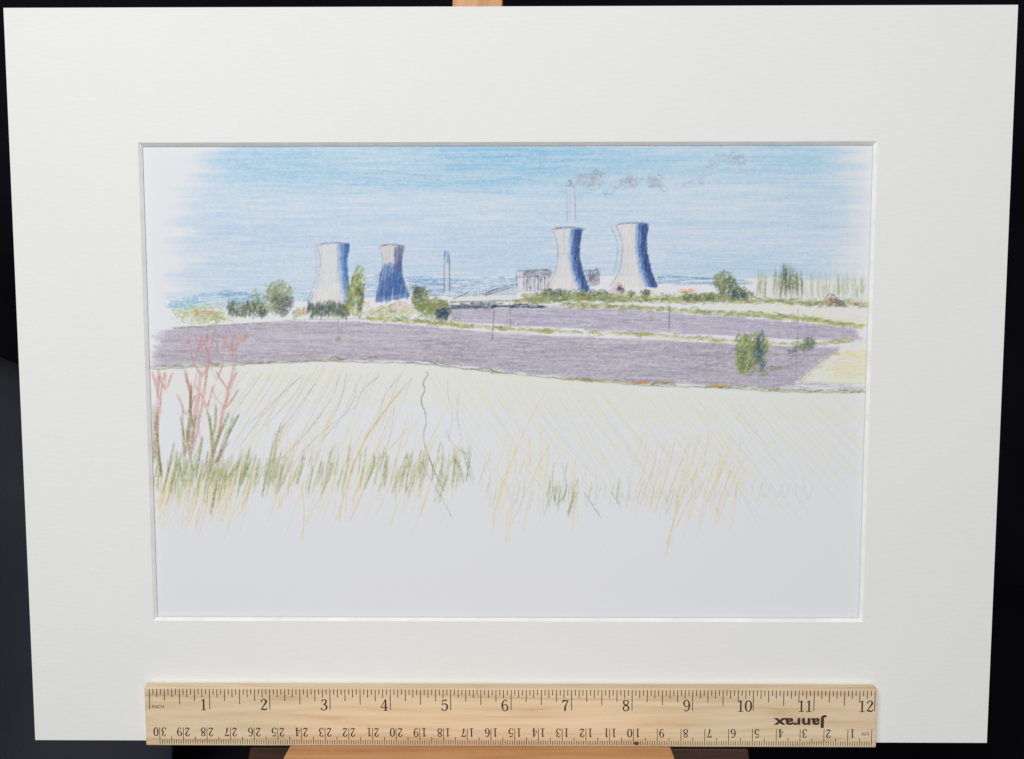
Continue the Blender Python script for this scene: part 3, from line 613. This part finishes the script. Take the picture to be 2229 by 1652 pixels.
# ------------------------------------------------------------------ ruler
RT=0.16; RL,RR=-6.065,6.065; RB=-HB; RTOP=RB+1.0
rc=rectify([(1110,1555)],RT)[0]; RO=rc[0]
rul=box("ruler",RL+RO,RR+RO,RB,RTOP,0.004,RT,RWOOD,None,bev=0.022,base=(RO,RB,0.004))
rul["label"]="pale wooden twelve inch ruler standing on easel ledge"; rul["category"]="ruler"
ZI=RT+0.0015
class Pen:
    def __init__(s): s.V=[];s.F=[]
    def quad(s,x0,y0,x1,y1):
        n=len(s.V); s.V+=[(x0,y0,ZI),(x1,y0,ZI),(x1,y1,ZI),(x0,y1,ZI)]; s.F.append((n,n+1,n+2,n+3))
    def ribbon(s,P,W):
        P=np.array(P,float); d=np.gradient(P,axis=0); d/=np.hypot(d[:,0],d[:,1])[:,None]+1e-9; nn=np.stack([-d[:,1],d[:,0]],1)
        A=P+nn*np.array(W)[:,None]/2; B=P-nn*np.array(W)[:,None]/2; n=len(s.V)
        for a_,b_ in zip(A,B): s.V+=[(a_[0],a_[1],ZI),(b_[0],b_[1],ZI)]
        for i in range(len(P)-1): s.F.append((n+2*i,n+2*i+1,n+2*i+3,n+2*i+2))
six=[[(.44,.84,.13),(.36,.97,.06),(.22,.92,.08),(.1,.65,.14),(.09,.35,.15),(.18,.07,.08),(.3,.02,.06),(.46,.12,.12),(.5,.3,.15),(.42,.52,.09),(.28,.58,.06),(.12,.42,.06)]]
DG={'1':[[(.3,.02,.14),(.3,.5,.14),(.3,.98,.14)],[(.32,.97,.06),(.22,.88,.07),(.1,.84,.05)],[(.1,.02,.06),(.5,.02,.06)]],
'2':[[(.12,.74,.15),(.15,.9,.08),(.3,.98,.07),(.46,.86,.15),(.46,.70,.16),(.3,.42,.1),(.08,.08,.06)],[(.08,.07,.08),(.2,.1,.13),(.38,.06,.14),(.5,.1,.08),(.54,.27,.05)]],
'3':[[(.12,.78,.14),(.18,.93,.07),(.3,.98,.06),(.45,.86,.14),(.43,.66,.12),(.24,.54,.06)],[(.24,.54,.06),(.44,.46,.12),(.5,.27,.16),(.4,.07,.09),(.26,.02,.06),(.1,.1,.1),(.12,.22,.14)]],
'4':[[(.38,.98,.08),(.2,.6,.06),(.04,.3,.06)],[(.03,.28,.07),(.57,.28,.07)],[(.4,.98,.12),(.4,.5,.15),(.4,.02,.15)],[(.24,.02,.06),(.55,.02,.06)]],
'5':[[(.13,.95,.08),(.3,.92,.12),(.48,.95,.1)],[(.14,.96,.06),(.12,.52,.06)],[(.12,.52,.05),(.28,.62,.08),(.46,.52,.14),(.5,.3,.16),(.4,.07,.1),(.24,.02,.06),(.1,.1,.1),(.12,.2,.13)]],
'6':six,'9':[[(.6-x,1-y,w) for x,y,w in six[0]]],
'7':[[(.08,.72,.06),(.12,.92,.14),(.3,.9,.13),(.53,.95,.07)],[(.53,.95,.06),(.36,.62,.1),(.27,.3,.16),(.27,.02,.17)]],
'8':[[(.3,.98,.06),(.14,.88,.12),(.14,.68,.13),(.3,.53,.12),(.46,.42,.13),(.5,.22,.14),(.3,.02,.06),(.1,.2,.13),(.14,.4,.1),(.3,.53,.09),(.45,.68,.1),(.46,.88,.11),(.3,.98,.06)]],
'0':[[(.3,.98,.06),(.13,.82,.13),(.09,.5,.16),(.13,.18,.13),(.3,.02,.06),(.47,.18,.13),(.51,.5,.16),(.47,.82,.13),(.3,.98,.06)]]}
def digit(pen,ch,cx,cy,h,flip=False,sx=1.0):
    for st in DG[ch]:
        q=cr([(x,y) for x,y,w in st],5); k=np.linspace(0,1,len(q)); W=np.interp(k,np.linspace(0,1,len(st)),[w for *_,w in st])*h
        x=(q[:,0]-.3)*h*sx; y=(q[:,1]-.5)*h
        if flip: x,y=-x,-y
        pen.ribbon(np.stack([cx+x,cy+y],1),W)
Y=lambda py: RTOP-(py-1491)/129.5*1.0
tk=Pen(); nu=Pen(); x0=RO+RL+0.084
for i in range(0,193):
    ln=1540 if i%16==0 else 1528 if i%8==0 else 1521 if i%4==0 else 1513 if i%2==0 else 1507
    x=x0+i/16; tk.quad(x-.0065,Y(ln),x+.0065,Y(1495))
for i in range(1,13):
    x=x0+i; s=str(i); h=.195
    if len(s)==1: digit(nu,s,x-.10,Y(1529),h,sx=1.1)
    else: digit(nu,s[0],x-.205,Y(1529),h,sx=1.1); digit(nu,s[1],x-.08,Y(1529),h,sx=1.1)
CM=0.3937; xz=x0+12-0.035
for i in range(0,301):
    ln=1580 if i%10==0 else 1600 if i%5==0 else 1607
    x=xz-i*CM/10
    if x>RO+RL+.03: tk.quad(x-.0055,Y(1616.5),x+.0055,Y(ln))
for i in range(1,31):
    x=xz-i*CM; s=str(i); h=.15
    if len(s)==1: digit(nu,s,x+.075,Y(1590),h,True)
    else: digit(nu,s[0],x+.07,Y(1590),h,True); digit(nu,s[1],x-.062 if s[1]!='1' else x-.055,Y(1590),h,True)
mesh_obj("scale_marks",tk.V,tk.F,INK,rul); mesh_obj("numerals",nu.V,nu.F,INK,rul)
def text(name,s,cx,cy,h,rot,bold=0,sx=1,mat=INK):
    cu=bpy.data.curves.new(name,'FONT'); cu.body=s; cu.size=1; cu.offset=bold; cu.align_x='CENTER'; cu.align_y='CENTER'; cu.space_character=1.0+bold*1.2
    t=bpy.data.objects.new(name,cu); link(t); dg=bpy.context.evaluated_depsgraph_get(); me=bpy.data.meshes.new_from_object(t.evaluated_get(dg)); bpy.data.objects.remove(t)
    V=[(v.co.x*h*sx,v.co.y*h) for v in me.vertices]; xs=[a for a,_ in V]; ys=[b for _,b in V]; mx=(max(xs)+min(xs))/2; my=(max(ys)+min(ys))/2
    r=-1 if rot else 1
    V=[(cx+r*(a-mx),cy+r*(b-my),ZI) for a,b in V]
    return mesh_obj(name,V,[tuple(p_.vertices) for p_ in me.polygons],mat,rul)
xpx=lambda px: RO+(px-1110)/131.1
text("lettering","Janrax",xpx(1739),Y(1563),.225,True,.035,1.4)
text("lettering","INCH",xpx(344),Y(1534),.075,False,.0,1.1)
text("lettering","cm",xpx(1881),Y(1590),.11,True,.0,1.0)
a_=[(xpx(1385)+.045*math.cos(t)*(1+.2*math.sin(3*t)),Y(1613)+.03*math.sin(t),ZI-.0007) for t in np.linspace(0,6.28,14,endpoint=False)]
mesh_obj("knot",a_,[tuple(range(14))],KNOT,rul)

# ------------------------------------------------------------------ easel
EC=-0.5; VF=-13.0
ea=top_empty("easel",(EC,VF,-1.0)); ea["label"]="wooden studio easel holding mounted drawing and ruler on ledge"; ea["category"]="easel"
box("ledge",-3.66,2.69,-HB-0.42,-HB-0.004,-1.0,1.35,EWOOD,ea,bev=0.05)
prism("mast",[(EC-.4,VF),(EC+.4,VF),(EC+.4,10),(EC-.4,10)],-0.75,-0.14,EWOODV,ea,.04)
prism("leg",[(-6.2,VF),(-5.0,VF),(-0.95,6),(-1.75,6)],-1.6,-1.02,EWOODV,ea,.04)
prism("leg",[(5.6,VF),(4.2,VF),(-0.05,6),(.8,6)],-1.6,-1.02,EWOODV,ea,.04)
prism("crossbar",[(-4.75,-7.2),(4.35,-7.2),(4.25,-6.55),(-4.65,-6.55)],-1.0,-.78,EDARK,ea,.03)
prism("joint",[(-2.1,4.6),(1.1,4.6),(1.1,5.6),(-2.1,5.6)],-1.0,-.77,EWOOD,ea,.03)
V=[]
for (v,w) in ((5.5,-1.62),(5.5,-2.2),(VF+1.6,-9.2),(VF+1.5,-8.6)):
    V+=[(EC-.35,v,w),(EC+.35,v,w)]
st=mesh_obj("strut",V,[(0,2,3,1),(2,4,5,3),(4,6,7,5),(6,0,1,7),(0,6,4,2),(1,3,5,7)],EWOODV,ea); bevel(st,.03)

# ------------------------------------------------------------------ backdrop and table cloth
zmin=min((M@Vector((0,VF*IN,w*IN))).z for w in (-1.6,-1.02,-.75,-.14))-0.0005
prof=[(-0.5,zmin)]+[(0.42+0.12*math.sin(t),zmin+0.12-0.12*math.cos(t)) for t in np.linspace(0,math.pi/2,9)]+[(0.54,1.4)]
nx=60; V=[];Fs=[]
for i in range(nx+1):
    x=-1.2+2.4*i/nx
    for j,(y,z) in enumerate(prof):
        k=1 if j>=5 else 0
        V.append((x,y+k*0.012*math.sin(x*23+1)+k*0.008*math.sin(x*51),z))
n=len(prof)
for i in range(nx):
    for j in range(n-1): Fs.append((i*n+j,(i+1)*n+j,(i+1)*n+j+1,i*n+j+1))
me=bpy.data.meshes.new("backdrop"); me.from_pydata(V,[],Fs); me.materials.append(BLACK); bd_=link(bpy.data.objects.new("backdrop",me)); bd_["kind"]="structure"
for f in me.polygons: f.use_smooth=True

V=[];Fs=[]; NI,NJ=24,30
for i in range(NI+1):
    for j in range(NJ+1):
        s=i/NI; t=j/NJ
        x=-0.50+0.27*s; topz=0.40-0.06*s-0.12*s*s; z=topz*(1-t)+zmin*t+ (0.002 if t==1 else 0)
        y=0.13+0.05*s-0.05*t+0.06*max(0,1-t*4)**2+0.012*math.sin(s*9+t*1.5)+0.006*math.sin(s*21)
        V.append((x,y,z))
for i in range(NI):
    for j in range(NJ): a0=i*(NJ+1)+j; Fs.append((a0,a0+1,a0+NJ+2,a0+NJ+1))
me=bpy.data.meshes.new("draped_cloth"); me.from_pydata(V,[],Fs); me.materials.append(GREY); dc=link(bpy.data.objects.new("draped_cloth",me))
sol=dc.modifiers.new("s",'SOLIDIFY'); sol.thickness=0.004
for f in me.polygons: f.use_smooth=True
dc["label"]="dark grey cloth draped beside the easel"; dc["category"]="cloth"

# ------------------------------------------------------------------ camera
cam=bpy.data.cameras.new("camera"); cam.sensor_width=36; cam.sensor_fit='HORIZONTAL'; cam.lens=FP/PW*36; cam.clip_start=0.01; cam.clip_end=50
co_=link(bpy.data.objects.new("camera",cam)); R4=Matrix([list(r) for r in Rb]).to_4x4()
co_.matrix_world=M@Matrix.Translation([c*IN for c in Cb])@R4
bpy.context.scene.camera=co_

# ------------------------------------------------------------------ light
def area(name,uvw,target,size,power,colr):
    l=bpy.data.lights.new(name,'AREA'); l.shape='RECTANGLE'; l.size=size[0]; l.size_y=size[1]; l.energy=power; l.color=colr
    o=link(bpy.data.objects.new(name,l)); p0=M@Vector([c*IN for c in uvw]); t0=M@Vector([c*IN for c in target])
    o.location=p0; o.rotation_euler=(t0-p0).to_track_quat('-Z','Y').to_euler(); return o
area("ceiling_light",(-15,30,34),(0,-1,0),(0.5,0.5),10.2,(1.0,0.985,0.965))
area("fill_light",(6,-8,52),(0,-1,0),(0.9,0.7),7.6,(0.98,0.99,1.0))  # added frontal fill, no real source, lifts the top bevel
w=bpy.data.worlds.new("World"); bpy.context.scene.world=w; w.use_nodes=True
bg=w.node_tree.nodes["Background"]; bg.inputs[0].default_value=(0.66,0.69,0.75,1); bg.inputs[1].default_value=0.12
sc=bpy.context.scene; sc.view_settings.view_transform='Standard'; sc.view_settings.look='None'; sc.view_settings.exposure=0
for o in list(bpy.data.objects):
    if "_b" in o: del o["_b"]
